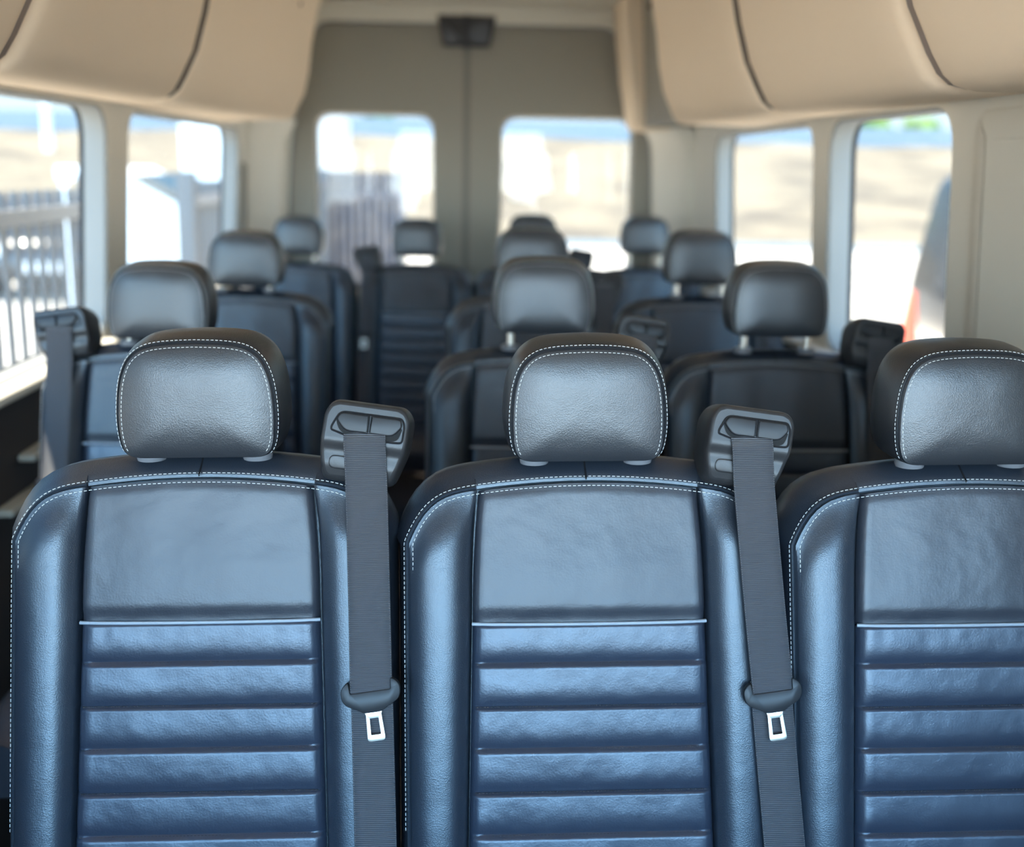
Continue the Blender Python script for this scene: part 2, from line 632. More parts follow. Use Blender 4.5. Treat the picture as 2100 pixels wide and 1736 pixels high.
def make_guide(parent, mir, gu):
    """plastic belt outlet bolted to the shoulder"""
    GU, GV = gu, 0.040
    ca, sa = math.cos(math.radians(-8.0)), math.sin(math.radians(-8.0))

    def G(a, b, w):
        a, b = a * 0.92, b * 0.96
        u = GU + a * ca - b * sa
        v = GV + a * sa + b * ca
        p = P(u, w, v)
        return (-p[0] if mir else p[0], p[1], p[2])
    outl = [(-0.043, 0.046), (0.043, 0.046), (0.0525, 0.034), (0.052, -0.004), (0.043, -0.032), (0.038, -0.046), (-0.045, -0.046), (-0.050, -0.028), (-0.0535, -0.008), (-0.0525, 0.032)]
    loop = round_poly(outl, [0.012, 0.012, 0.012, 0.012, 0.014, 0.008, 0.008, 0.014, 0.012, 0.012], 4)
    n = len(loop)
    rings = []

    def shallow(b):
        # the lower half of the face is stepped back
        return -0.006 * sstep(0.0, -0.014, b) - 0.006 * sstep(-0.026, -0.046, b)
    for o, w in ((-0.0065, 0.0335), (-0.003, 0.0330), (-0.0012, 0.0312), (0.0, 0.0285), (0.0018, 0.014), (0.003, -0.01), (0.0022, -0.03), (0.0, -0.044), (-0.006, -0.052), (-0.02, -0.054)):
        lp = inset(loop, o) if o else loop
        rings.append([G(a, b, w + (shallow(b) if w > 0.02 else 0)) for a, b in lp])
    m = MB()
    m.rings(rings, True, False, True)
    # front face as a fan of strips so that the step shows
    lp = inset(loop, -0.0050)
    # rows from top to bottom

    def span(b):
        xs = []
        for i in range(n):
            a0, b0 = lp[i]
            a1, b1 = lp[(i + 1) % n]
            if (b0 - b) * (b1 - b) <= 0 and abs(b0 - b1) > 1e-9:
                xs.append(a0 + (a1 - a0) * (b - b0) / (b1 - b0))
        return (min(xs), max(xs)) if xs else None
    rows = []
    b_top, b_bot = max(b for _, b in lp) - 1e-5, min(b for _, b in lp) + 1e-5
    for i in range(25):
        b = b_top + (b_bot - b_top) * i / 24
        s = span(b)
        rows.append([G(s[0] + (s[1] - s[0]) * j / 6, b, 0.0335 + shallow(b)) for j in range(7)])
    m.rings(rows, closed=False)
    g = m.build('belt_guide', M_plastic, parent, smooth=45)
    # bezel: a raised rim round the outlet
    bz = round_poly([(-0.034, 0.0345), (0.043, 0.0345), (0.0475, 0.026), (0.0470, 0.004), (0.036, 0.003), (-0.016, 0.003), (-0.0425, 0.010), (-0.0430, 0.015)], [0.008, 0.008, 0.008, 0.006, 0.006, 0.01, 0.006, 0.008], 4)
    b = MB()
    b.rings([[G(x, z, w) for x, z in (inset(bz, o) if o else bz)] for o, w in ((0.0, 0.031), (0.0, 0.0345), (-0.0012, 0.0355), (-0.0024, 0.0345), (-0.0026, 0.031))], True)
    b.build('guide_bezel', M_gloss, g)
    bk = MB()
    bk.rings([[G(x, z, 0.0337) for x, z in inset(bz, -0.0012)]], True, True)
    bk.f = [tuple(range(len(bz)))]
    bk.build('guide_plate', M_plastic, g)
    # black U shaped mouth
    mo = round_poly([(-0.0375, 0.0245), (-0.0310, 0.0245), (-0.024, 0.0125), (0.032, 0.0125), (0.0375, 0.0215), (0.0445, 0.0215), (0.0405, 0.0085), (0.034, 0.0050), (-0.020, 0.0050), (-0.033, 0.0120)], [0.002, 0.003, 0.004, 0.004, 0.003, 0.002, 0.005, 0.004, 0.004, 0.006], 3)
    mm = MB()
    mm.add([G(x, z, 0.0341) for x, z in mo], [tuple(range(len(mo)))])
    mm.build('belt_slot', M_void, g, smooth=0)
    for s in (-1, 1):
        fl = [(0.0046, 0.0325), (0.0415, 0.0325), (0.0440, 0.0235), (0.0340, 0.0110), (0.0046, 0.0110)] if s > 0 else [(0.0034, 0.0110), (-0.0250, 0.0110), (-0.0365, 0.0240), (-0.0320, 0.0325), (0.0034, 0.0325)]
        fl = round_poly(fl, [0.001, 0.006, 0.004, 0.007, 0.001] if s > 0 else [0.001, 0.007, 0.004, 0.006, 0.001], 3)
        f = MB()
        f.rings([[G(x, z, w) for x, z in (inset(fl, o) if o else fl)] for o, w in ((0.0, 0.0330), (0.0, 0.0362), (-0.0010, 0.0372), (-0.0022, 0.0374))], True, False, True)
        f.build('guide_flap', M_gloss, g, smooth=50)
    # oval push button low on the face
    ov = round_poly([(-0.040, -0.018), (-0.008, -0.018), (-0.008, -0.034), (-0.040, -0.034)], 0.0078, 6)
    bt = MB()
    bt.rings([[G(x, z, 0.0335 + shallow(z) + w) for x, z in (inset(ov, o) if o else ov)] for o, w in ((0.0, -0.002), (0.0, 0.0006), (-0.0008, 0.0012), (-0.002, 0.0012))], True, False, True)
    bt.build('release_button', M_plastic, g, smooth=50)
    return g


def make_belt(parent, mir, drift, gu):
    def X(p):
        return (-p[0] if mir else p[0], p[1], p[2])
    hw = 0.0235

    def uc(v):
        return gu + 0.001 + drift * (0.045 - v) / 0.44
    up_path = [(0.052, 0.0345), (0.043, 0.0372), (0.034, 0.0365), (0.015, 0.031), (-0.01, 0.0275), (-0.05, 0.0265), (-0.10, 0.0255), (-0.15, 0.0250), (-0.20, 0.0262), (-0.232, 0.0285), (-0.2450, 0.0285)]
    lo_path = [(-0.225, 0.0205), (-0.26, 0.0185), (-0.32, 0.017), (-0.40, 0.0165), (-0.50, 0.015), (-0.585, 0.012)]
    belt = empty('seat_belt', (0, 0, 0))
    belt.parent = parent

    def strip(path, name, twist=0.0):
        m = MB()
        rings = []
        pts = catmull(path, 5)
        for v, w in pts:
            c = uc(v)
            ring = []
            for a, t in ((-hw, 0), (-hw + 0.0012, 0.0009), (-hw * 0.5, 0.0009), (0, 0.0009), (hw * 0.5, 0.0009), (hw - 0.0012, 0.0009), (hw, 0), (hw - 0.0012, -0.0004), (0, -0.0004), (-hw + 0.0012, -0.0004)):
                ring.append(X(P(c + a, w + t - 0.0025 * (a / hw) * twist, v + 0.06 * a)))
            rings.append(ring)
        m.rings(rings, True, True, True)
        st = MB()
        for s in (-1, 1):
            st.dashes([X(P(uc(v) + s * (hw - 0.0009), w + 0.0010 - 0.0025 * s * twist, v + 0.06 * s * hw)) for v, w in pts], 0.0014, 0.0027, 0.00042)
        m.merge(st, 1)
        return m.build(name, [M_web, M_webedge], belt, smooth=60)
    strip(up_path, 'webbing')
    strip(lo_path, 'webbing')
    # tongue: moulded grip and steel latch plate
    q = math.radians(7 if not mir else 5)

    def T(a, b, w):
        cu, cv = uc(-0.232), -0.2415
        return X(P(cu + a * math.cos(q) - b * math.sin(q), w, cv + a * math.sin(q) + b * math.cos(q)))
    out = [(-0.0335, 0.0105), (-0.0235, 0.0185), (-0.0225, 0.0050), (0.0225, 0.0050), (0.0235, 0.0185), (0.0335, 0.0105), (0.0325, -0.006), (0.016, -0.0145), (0.010, -0.0185), (-0.010, -0.0185), (-0.016, -0.0145), (-0.0325, -0.006)]
    lp = round_poly(out, [0.006, 0.004, 0.0015, 0.0015, 0.004, 0.006, 0.008, 0.006, 0.004, 0.004, 0.006, 0.008], 4)
    m = MB()
    m.rings([[T(a, b, w) for a, b in (inset(lp, o) if o else lp)] for o, w in ((0.0, 0.0225), (0.0, 0.0302), (-0.0003, 0.0310), (-0.0008, 0.0313))], True, True, True)
    tg = m.build('tongue_grip', M_gloss, belt, smooth=50)
    # latch plate with a rectangular hole
    o_l = round_poly([(-0.0135, -0.0135), (-0.0085, -0.0205), (-0.0100, -0.0510), (0.0100, -0.0510), (0.0085, -0.0205), (0.0135, -0.0135), (0.010, -0.0165), (-0.010, -0.0165)], [0.0005, 0.002, 0.004, 0.004, 0.002, 0.0005, 0.002, 0.002], 3)
    i_l = round_poly([(-0.0050, -0.0255), (-0.0056, -0.0440), (0.0056, -0.0440), (0.0050, -0.0255)], 0.0008, 3)
    bmh = bmesh.new()
    ev = []
    for lp2 in (o_l, i_l):
        vs = [bmh.verts.new((a, b, 0)) for a, b in lp2]
        ev += [bmh.edges.new((vs[i], vs[(i + 1) % len(vs)])) for i in range(len(vs))]
    bmesh.ops.triangle_fill(bmh, use_beauty=True, edges=ev)
    ret = bmesh.ops.extrude_face_region(bmh, geom=bmh.faces[:])
    for g_ in ret['geom']:
        if isinstance(g_, bmesh.types.BMVert):
            g_.co.z = 0.0018
    for v_ in bmh.verts:
        v_.co = Vector(T(v_.co.x, v_.co.y, 0.0250 + v_.co.z))
    bmesh.ops.recalc_face_normals(bmh, faces=bmh.faces[:])
    me = bpy.data.meshes.new('latch_plate')
    bmh.to_mesh(me)
    bmh.free()
    me.materials.append(M_chrome)
    lo = bpy.data.objects.new('latch_plate', me)
    COL.objects.link(lo)
    lo.parent = belt
    bevel(lo, 0.0005, 2)
    return belt


def make_cushion(parent):
    m = MB()
    y1, y0 = 0.10, -0.40
    hw = 0.212
    us = [-1, -0.97, -0.9, -0.8, -0.7, -0.64, -0.6, -0.55, -0.45, -0.36, -0.27, -0.18, -0.09, 0, 0.09, 0.18, 0.27, 0.36, 0.45, 0.55, 0.6, 0.64, 0.7, 0.8, 0.9, 0.97, 1]
    ys = [0, 0.02, 0.06, 0.12, 0.2, 0.3, 0.4, 0.5, 0.6, 0.7, 0.8, 0.9, 1.0]
    rings = []
    for t in ys:
        row = []
        for s in us:
            a = abs(s)
            z = 0.452
            if a > 0.6:
                z += 0.028 * math.sin(math.pi * min(1, (a - 0.6) / 0.4 * 0.8))
                z -= 0.03 * sstep(0.9, 1.0, a)
            else:
                z -= 0.004 * (1 - abs(math.sin(math.pi * a / 0.18)) ** 0.5)
            z -= 0.05 * (1 - sstep(0, 0.12, t))
            row.append((s * hw, y0 + (y1 - y0) * t, z))
        rings.append(row)
    n = len(us)
    m.rings(rings, closed=False)
    loop = rings[0] + [r[-1] for r in rings[1:]] + rings[-1][-2::-1] + [r[0] for r in rings[-2:0:-1]]
    sk = [loop, [(x * 1.01, y, z - 0.03) for x, y, z in loop], [(x * 1.01, y, 0.35) for x, y, z in loop], [(x * 0.94, y, 0.335) for x, y, z in loop]]
    m.rings(sk, True, False, True)
    return m.build('seat_cushion', M_insert, parent, smooth=50)


def make_base(parent, z0):
    for s in (-1, 1):
        m = MB()
        m.box(s * 0.15 - 0.018, s * 0.15 + 0.018, -0.30, 0.16, z0, z0 + 0.03)
        m.box(s * 0.15 - 0.014, s * 0.15 + 0.014, -0.26, -0.21, z0 + 0.02, 0.345)
        m.box(s * 0.15 - 0.014, s * 0.15 + 0.014, 0.07, 0.12, z0 + 0.02, 0.345)
        m.box(s * 0.15 - 0.014, s * 0.15 + 0.014, -0.32, 0.16, 0.315, 0.345)
        m.build('seat_leg', M_rubber, parent)


PROTO = {}


def kids(o):
    return [c for c in bpy.data.objects if c.parent == o]


def copy_tree(o, parent=None):
    c = o.copy()
    COL.objects.link(c)
    c.parent = parent
    for ch in kids(o):
        copy_tree(ch, c)
    return c


def seat(x, y, dz, raise_, mir, drift, label, group, roll=0.0, gu=0.182, wide=1.0):
    key = (mir, drift, gu, round(raise_, 3), dz)
    if key in PROTO:
        r = copy_tree(PROTO[key])
    else:
        r = empty('passenger_seat', (0, 0, 0))
        if not PROTO:
            make_backrest(r)
            make_inserts(r)
            make_cushion(r)
        else:
            first = next(iter(PROTO.values()))
            for ch in kids(first):
                if ch.name.split('.')[0] in ('backrest', 'upper_insert', 'ribbed_insert', 'piping', 'seat_cushion'):
                    copy_tree(ch, r)
        make_headrest(r, raise_)
        make_guide(r, mir, gu)
        make_belt(r, mir, drift, gu)
        make_base(r, -dz)
        PROTO[key] = r
    r.location = (x, y, dz)
    r.rotation_euler = (0, roll, 0)
    r.scale = (wide, 1, 1)
    tag(r, label, 'seat', group)
    return r


G = 'black leather passenger seats'
RL = -math.radians(1.1)
seat(-0.286, 1.24, 0, 0.0, False, 0.008, 'nearest row seat at the left, its whole backrest and headrest in view', G, RL, 0.190)
seat(0.159, 1.24, 0, 0.0, False, 0.033, 'nearest row middle seat, between two hanging belts with bright steel tongues', G, RL)
seat(0.608, 1.24, 0, 0.0, False, 0.033, 'nearest row right seat, cut off by the edge of the picture', G, RL)
seat(-0.572, 2.06, 0.0, 0.008, True, 0.010, 'second row seat by the left windows, belt guide standing in front of the window', G, 0.0, 0.168)
seat(0.140, 2.06, 0.0, 0.027, False, 0.010, 'second row seat directly behind the nearest middle seat', G)
seat(0.584, 2.06, 0.0, 0.027, False, 0.010, 'second row seat by the right windows, headrest raised on steel posts', G)
seat(-0.575, 2.88, 0.010, 0.008, True, 0.010, 'third row seat by the left windows, behind the lone second row seat', G)
seat(0.163, 2.88, 0.010, 0.030, False, 0.010, 'third row seat in the middle, its headrest showing between nearer and farther ones', G)
seat(0.602, 2.88, 0.010, 0.030, False, 0.010, 'third row seat by the right windows, headrest against the far side window', G)
seat(-0.632, 4.16, -0.026, 0.024, True, 0.010, 'back bench seat at its left end, in front of the left rear corner', G, wide=0.97)
seat(-0.196, 4.16, -0.026, 0.024, True, 0.010, 'back bench seat left of the rear door gap, ribbed backrest seen down the aisle', G, wide=0.97)
seat(0.234, 4.16, -0.026, 0.046, False, 0.010, 'back bench seat almost hidden behind the two middle headrests', G, wide=0.97)
seat(0.655, 4.16, -0.026, 0.046, False, 0.010, 'back bench seat at its right end, headrest before the right rear window', G, wide=0.97)

# ------------------------------------------------------------------ the van shell
XI, XG = 0.88, 0.935          # inner wall face at z 1.35 and glass plane
Y_FRONT, Y_REAR, Z_ROOF = -1.55, 4.89, 2.03


def lean(z):
    return 0.060 * (1.35 - z) if z > 0.9 else 0.060 * 0.45


def plate(name, material, outer, holes, to3d, parent=None, reveal=None):
    """flat plate with holes; reveal pushes every hole edge outwards to a second surface"""
    b = bmesh.new()
    ed = []
    hv = []
    for lp in [outer] + holes:
        vs = [b.verts.new((p[0], p[1], 0)) for p in lp]
        hv.append(vs)
        ed += [b.edges.new((vs[i], vs[(i + 1) % len(vs)])) for i in range(len(vs))]
    bmesh.ops.triangle_fill(b, use_beauty=True, edges=ed)
    if reveal:
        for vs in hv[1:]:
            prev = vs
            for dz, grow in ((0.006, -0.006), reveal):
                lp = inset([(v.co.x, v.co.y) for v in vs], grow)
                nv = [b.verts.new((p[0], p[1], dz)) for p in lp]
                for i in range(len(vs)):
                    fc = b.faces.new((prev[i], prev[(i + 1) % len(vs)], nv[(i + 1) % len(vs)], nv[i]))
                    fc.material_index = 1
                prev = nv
    for v in b.verts:
        v.co = Vector(to3d(v.co.x, v.co.y, v.co.z))
    bmesh.ops.recalc_face_normals(b, faces=b.faces[:])
    me = bpy.data.meshes.new(name)
    b.to_mesh(me)
    b.free()
    me.materials.append(material)
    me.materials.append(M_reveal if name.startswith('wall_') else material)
    me.shade_smooth()
    me.set_sharp_from_angle(angle=math.radians(35))
    o = bpy.data.objects.new(name, me)
    COL.objects.link(o)
    o.parent = parent
    return o


def pane(name, material, loop, to3d, parent, t=0.004):
    m = MB()
    m.rings([[to3d(a, b, 0) for a, b in loop], [to3d(a, b, t) for a, b in loop]], True, True, True)
    return m.build(name, material, parent, smooth=0)


def rect(a0, a1, b0, b1):
    return [(a0, b0), (a1, b0), (a1, b1), (a0, b1)]


SIDE_WIN = {-1: [(0.35, 2.815, 'near'), (2.985, 4.385, 'far')], 1: [(2.065, 2.785, 'near'), (2.915, 4.08, 'far')]}
WL = {(-1, 'near'): ('window_1', 'large left side window with the iron fence right outside it'),
      (-1, 'far'): ('window_2', 'left side window farther back, white shapes and dry hill outside'),
      (1, 'near'): ('window_3', 'right side window nearest the camera, dark vehicle outside at its edge'),
      (1, 'far'): ('window_4', 'right side window farther back, dry hillside filling it')}
for s in (-1, 1):
    def t3(y, z, d, s=s):
        return (s * (XI + lean(z) + d), y, z)
    holes = []
    for (y0, y1, k) in SIDE_WIN[s]:
        holes.append(round_poly(rect(y0, y1, 0.915, 1.474), 0.09, 8))
    holes.append(round_poly(rect(-1.30, 0.05 if s < 0 else 0.35, 0.90, 1.50), 0.08, 6))
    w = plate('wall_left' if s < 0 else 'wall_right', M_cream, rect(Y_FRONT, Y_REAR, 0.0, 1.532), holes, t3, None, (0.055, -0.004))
    struct(w, 'cream moulded wall with window openings on the ' + ('left' if s < 0 else 'right') + ' side of the van', 'wall')
    for (y0, y1, k) in SIDE_WIN[s]:
        nm, lb = WL[(s, k)]
        lp = round_poly(rect(y0, y1, 0.915, 1.474), 0.09, 8)
        m = MB()
        m.rings([[t3(a, b, d) for a, b in inset(lp, o)] for o, d in ((0.012, 0.0565), (-0.005, 0.0565), (-0.005, 0.066), (0.012, 0.066), (0.012, 0.0565))], True)
        fr = m.build(nm, M_rubber)
        struct(fr, lb, 'window')
        pane('pane', M_glass, inset(lp, 0.004), lambda a, b, t: t3(a, b, 0.052 + t), fr)
    m = MB()
    m.box(s * 0.88 if s > 0 else -0.97, 0.97 if s > 0 else s * 0.88, Y_FRONT, Y_REAR, 1.530, Z_ROOF + 0.02)
    struct(m.build('trim_14' if s < 0 else 'trim_15', M_cream), 'cream upper side panel behind the bins, ' + ('left' if s < 0 else 'right'), 'wall panel')
    # dark lower wall and pale sill
    m = MB()
    xin = XI + lean(0.9)
    m.rings([[(s * (xin - a), y, z) for a, z in ((0.0, 0.893), (0.030, 0.890), (0.034, 0.86), (0.030, 0.62), (0.055, 0.56), (0.055, 0.03), (0.0, 0.03))] for y in (Y_FRONT + 0.02, Y_REAR - 0.02)], True, True, True)
    struct(m.build('trim_1' if s < 0 else 'trim_2', M_lower), 'charcoal lower wall panel along the ' + ('left' if s < 0 else 'right') + ' side', 'wall panel')
    m = MB()
    m.rings([[(s * (xin - a), y, z) for a, z in ((-0.05, 0.917), (0.030, 0.916), (0.038, 0.910), (0.040, 0.897), (0.034, 0.892), (-0.05, 0.892))] for y in (0.2, Y_REAR - 0.3)], True, True, True)
    struct(bevel(m.build('trim_3' if s < 0 else 'trim_4', M_cream), 0.003), 'pale window sill ledge along the ' + ('left' if s < 0 else 'right') + ' wall', 'sill')
    # moulded corner column beside the rear doors
    m = MB()
    prof = [(0.90, 4.46), (0.865, 4.48), (0.835, 4.56), (0.825, 4.64), (0.800, 4.70), (0.782, 4.78), (0.778, 4.87), (0.90, 4.87)]
    if s < 0:
        prof = [(0.90, 4.52), (0.870, 4.55), (0.850, 4.62), (0.822, 4.70), (0.790, 4.74), (0.782, 4.80), (0.778, 4.87), (0.90, 4.87)]
    m.rings([[(s * (a + lean(z) * 0.9 - (0.0 if z < 1.44 else (z - 1.44) * 0.5)), y, z) for a, y in prof] for z in (0.02, 0.9, 1.2, 1.44, 1.52)], True, True, True)
    struct(m.build('trim_5' if s < 0 else 'trim_6', M_cream, smooth=60), 'moulded cream corner column beside the rear doors, ' + ('left' if s < 0 else 'right'), 'pillar trim')

for nm, z, y0, y1 in (('trim_16', 0.775, 2.12, 2.5), ('trim_17', 0.70, 2.0, 2.35)):
    m = MB()
    m.box(-0.87, -0.835, y0, y1, z, z + 0.016)
    struct(bevel(m.build(nm, M_creamdark), 0.006), 'pale ledge on the charcoal lower wall at the left, %s one' % ('upper' if z > 0.75 else 'lower'), 'ledge')

# small vent pocket in the panel behind the far left window
m = MB()
lp = round_poly(rect(4.42, 4.50, 0.60, 1.34), 0.035, 6)
m.rings([[(-(XI + lean(z) - d), y, z) for y, z in inset(lp, o)] for o, d in ((0.008, 0.0), (0.004, 0.010), (-0.004, 0.010), (-0.006, 0.002))], True, False, True)
tag(m.build('wall_pocket', M_creamdark, smooth=50), 'narrow rounded recess in the trim beside the left rear corner', 'trim pocket')
# raised seams on the right pillar ahead of the near window
m = MB()
m.rings([[(XI + lean(z) - 0.005 * k, y, z) for y, z in inset(round_poly(rect(0.75, 1.97, 0.96, 1.46), 0.05, 6), o)] for o, k in ((0.0, 0), (-0.008, 1), (-0.05, 1.0))], True, False, True)
struct(m.build('trim_7', M_cream, smooth=50), 'cream panel on the right wall at the edge of the picture', 'wall panel')

# floor, ceiling, front
m = MB()
m.box(-1.0, 1.0, Y_FRONT, Y_REAR + 0.12, -0.06, 0.0)
struct(m.build('floor', M_floor), 'dark vinyl van floor', 'floor')
m = MB()
rings = []
for y in (Y_FRONT, 4.55, 4.72, 4.80, Y_REAR + 0.01):
    drop = 0.0 if y < 4.6 else (0.012 if y < 4.75 else 0.03)
    rings.append([(x, y, Z_ROOF - drop) for x in (-0.98, -0.6, -0.3, 0, 0.3, 0.6, 0.98)] + [(0.98, y, Z_ROOF + 0.06), (-0.98, y, Z_ROOF + 0.06)])
m.rings(rings, True, True, True)
struct(m.build('ceiling', M_cream, smooth=50), 'cream van ceiling', 'ceiling')
ws = round_poly([(-0.86, 0.88), (0.86, 0.88), (0.76, 1.70), (-0.76, 1.70)], 0.08, 6)
wf = plate('wall_front', M_lower, rect(-1.0, 1.0, 0.0, Z_ROOF + 0.05), [ws], lambda a, b, d: (a, Y_FRONT - d, b), None, (0.05, -0.004))
struct(wf, 'front of the cab with the windscreen opening', 'wall')
m = MB()
m.rings([[(a, Y_FRONT - d, b) for a, b in inset(ws, o)] for o, d in ((0.012, 0.04), (-0.012, 0.04), (-0.012, 0.055), (0.012, 0.055), (0.012, 0.04))], True)
wsf = m.build('window_5', M_rubber)
struct(wsf, 'windscreen behind the camera', 'window')
pane('pane', M_clear, inset(ws, 0.004), lambda a, b, t: (a, Y_FRONT - 0.045 - t, b), wsf)

# rear wall round the two doors
op = round_poly([(-0.80, 0.05), (0.80, 0.05), (0.795, 0.9), (0.768, 1.5), (0.600, 1.925), (-0.648, 1.925), (-0.755, 1.5), (-0.79, 0.9)], [0.02, 0.02, 0.1, 0.15, 0.07, 0.07, 0.15, 0.1], 6)
rw = plate('wall_rear', M_cream, rect(-1.0, 1.0, 0.0, Z_ROOF + 0.05), [op], lambda a, b, d: (a, Y_REAR + d, b), None, (0.05, -0.002))
struct(rw, 'cream surround of the rear door opening', 'wall')
for nm, lb, a0, a1, w0, w1 in (('door_1', 'left rear door, taupe panel with a rounded window', -0.86, -0.033, -0.668, -0.150),
                               ('door_2', 'right rear door, taupe panel with a rounded window', -0.005, 0.86, 0.124, 0.704)):
    lp = round_poly([(w0 - 0.01, 0.80), (w1 + 0.005, 0.80), (w1, 1.20), (w1, 1.566), (w0, 1.566), (w0, 1.20)], [0.08, 0.08, 0.05, 0.085, 0.085, 0.05], 8)
    d3 = lambda a, b, d: (a, Y_REAR + 0.030 + d, b)
    dr = plate(nm, M_creamdark, rect(a0, a1, 0.03, 1.99), [lp], d3, None, (0.05, -0.012))
    struct(dr, lb, 'door')
    m = MB()
    m.rings([[d3(a, b, d) for a, b in inset(lp, o)] for o, d in ((0.010, 0.051), (-0.014, 0.051), (-0.014, 0.060), (0.010, 0.060), (0.010, 0.051))], True)
    m.build('window_seal', M_rubber, dr)
    pane('pane', M_glass, inset(lp, 0.004), lambda a, b, t: d3(a, b, 0.050 + t), dr)
m = MB()
m.box(-0.034, -0.004, Y_REAR + 0.036, Y_REAR + 0.09, 0.03, 1.99)
struct(m.build('trim_8', M_doorseal), 'dark seal in the gap between the two rear doors', 'door seal')

# black latch cover at the head of the doors
lt = empty('latch_cover', (-0.022, Y_REAR + 0.03, 1.895))
tag(lt, 'black plastic latch cover at the top where the rear doors meet', 'latch cover')
for s in (-1, 1):
    m = MB()
    lp = round_poly([(s * 0.003, -0.062), (s * 0.098, -0.062), (s * 0.124, 0.062), (s * 0.003, 0.062)], 0.012, 4)
    m.rings([[(a, -d, b) for a, b in (inset(lp, o) if o else lp)] for o, d in ((0, 0.0), (0, 0.030), (-0.004, 0.038), (-0.012, 0.040))], True, False, True)
    m.build('cover_half', M_plastic, lt, smooth=50)
m = MB()
m.box(-0.0095, 0.0095, -0.044, -0.0, -0.070, 0.064)
m.build('latch_bar', M_gloss, lt)


# ------------------------------------------------------------------ overhead bins
def bin_profile(y):
    dz = (y - 2.42) * 0.014
    return [(0.470, 1.995), (0.500, 1.93), (0.528, 1.83), (0.546, 1.74), (0.558, 1.65), (0.574, 1.57 + dz * 0.5), (0.596, 1.515 + dz), (0.609, 1.488 + dz), (0.624, 1.474 + dz), (0.650, 1.468 + dz), (0.72, 1.468 + dz), (0.80, 1.474 + dz * 0.6), (0.866, 1.484)]


def slant(y, z):
    return 0.38 * (z - 1.475) * (1 - sstep(2.6, 3.3, y)) * (1 if z < 1.8 else 0.8)


def make_bin(s, y0, y1, label, group, deep=0.03):
    m = MB()
    prof0 = bin_profile(y0)
    rings = []
    L = y1 - y0
    st = [(0.0, 1.0), (0.003, 0.62), (0.010, 0.28), (0.020, 0.09), (0.034, 0.0)]
    seq = st + [(L * k / 8, 0.0) for k in range(1, 8)] + [(L - a, k) for a, k in st[::-1]]
    for a, k in seq:
        y = y0 + a
        pr = bin_profile(y)
        n = len(pr)
        ring = []
        for i, (x, z) in enumerate(pr):
            p0 = Vector(pr[max(0, i - 1)])
            p1 = Vector(pr[min(n - 1, i + 1)])
            t = (p1 - p0).normalized()
            nv = Vector((-t.y, t.x))          # towards the wall / up
            if nv.x < 0 and i < 8:
                nv = -nv
            if i >= 8:
                nv = Vector((0.2, 1.0)).normalized()
            f = deep * k * (1.0 if i < 9 else max(0.0, 1 - (i - 8) / 3))
            q = Vector((x, z)) + nv * f
            zz = min(q.y, 2.0)
            ring.append((s * min(q.x, 0.868), y + slant(y, zz), zz))
        ring.append((s * 0.868, y + slant(y, 2.0), 2.0))
        rings.append(ring)
    m.rings(rings, True, True, True)
    o = m.build('overhead_bin', M_fabric, smooth=50)
    tag(o, label, 'overhead bin', group)
    return o


GB = 'fabric covered overhead bins'
make_bin(-1, 0.62, 1.558, 'left overhead bin nearest the camera, only its rear edge in the picture corner', GB)
make_bin(-1, 1.578, 2.429, 'tan left overhead bin in the middle, above the near side window', GB)
make_bin(-1, 2.455, 4.06, 'tan left overhead bin farthest back, ending at the rear doors', GB)
make_bin(1, 0.58, 1.512, 'right overhead bin nearest the camera, above the cream wall panel', GB)
make_bin(1, 1.532, 2.390, 'tan right overhead bin in the middle, above the near side window', GB)
make_bin(1, 2.416, 3.50, 'tan right overhead bin farther back, ending at the dark recess', GB)
# fabric bulkhead at the right rear corner, after the recess
m = MB()
pr = [(0.585, 2.0), (0.600, 1.85), (0.622, 1.70), (0.643, 1.60), (0.656, 1.53), (0.668, 1.508), (0.690, 1.502), (0.868, 1.505), (0.868, 2.0)]
m.rings([[(a + k * (0.012 if i < 7 else 0), y, z) for i, (a, z) in enumerate(pr)] for y, k in ((4.56, 1), (4.57, 0.3), (4.585, 0), (4.7, 0), (4.87, 0))], True, True, True)
tag(m.build('bulkhead', M_fabric, smooth=50), 'tan fabric bulkhead between the dark recess and the right rear door', 'bulkhead')
m = MB()
m.rings([[(0.675 + 0.06 * (1.75 - z), y, z) for z in (1.512, 1.6, 1.8, 1.995)] + [(0.868, y, 1.995), (0.868, y, 1.512)] for y in (3.49, 4.57)], True, True, True)
struct(m.build('trim_9', M_creamdark, smooth=50), 'recessed panel between the right bins and the rear bulkhead', 'wall panel')
# dark seals in the joints between bins
for i, (s, y, a) in enumerate(((-1, 1.568, 0), (-1, 2.442, 0), (1, 1.522, 0), (1, 2.403, 0))):
    m = MB()
    pr = bin_profile(y)
    rec, hw = (0.010, 0.011) if y < 2 else (0.002, 0.014)
    m.rings([[(s * (x + rec), yy + slant(y, z), min(1.998, z + 0.006)) for x, z in pr[:-1]] + [(s * 0.868, yy, 1.51), (s * 0.868, yy + slant(y, 2.0), 1.998)] for yy in (y - hw, y + hw)], True, True, True)
    struct(m.build('trim_%d' % (10 + i), M_joint if y < 2 else M_groove, smooth=30), 'dark joint strip between two overhead bins', 'joint strip')

for s, y in ((-1, 3.66), (1, 3.52)):
    h = empty('coat_hook', (s * 0.545, y, 1.845))
    tag(h, 'small dark coat hook on the %s bin near the rear doors' % ('left' if s < 0 else 'right'), 'hook')
    m = MB()
    m.tube([(s * 0.02, 0, 0.0), (-s * 0.010, 0, -0.004), (-s * 0.016, 0, -0.020), (-s * 0.006, 0, -0.030)], 0.006, 8)
    m.build('hook_arm', M_lower, h)
    m = MB()
    m.cyl((-s * 0.004, 0, 0.002), (1, 0, 0.35), 0.015, 0.014, 16)
    m.build('hook_base', M_lower, h)

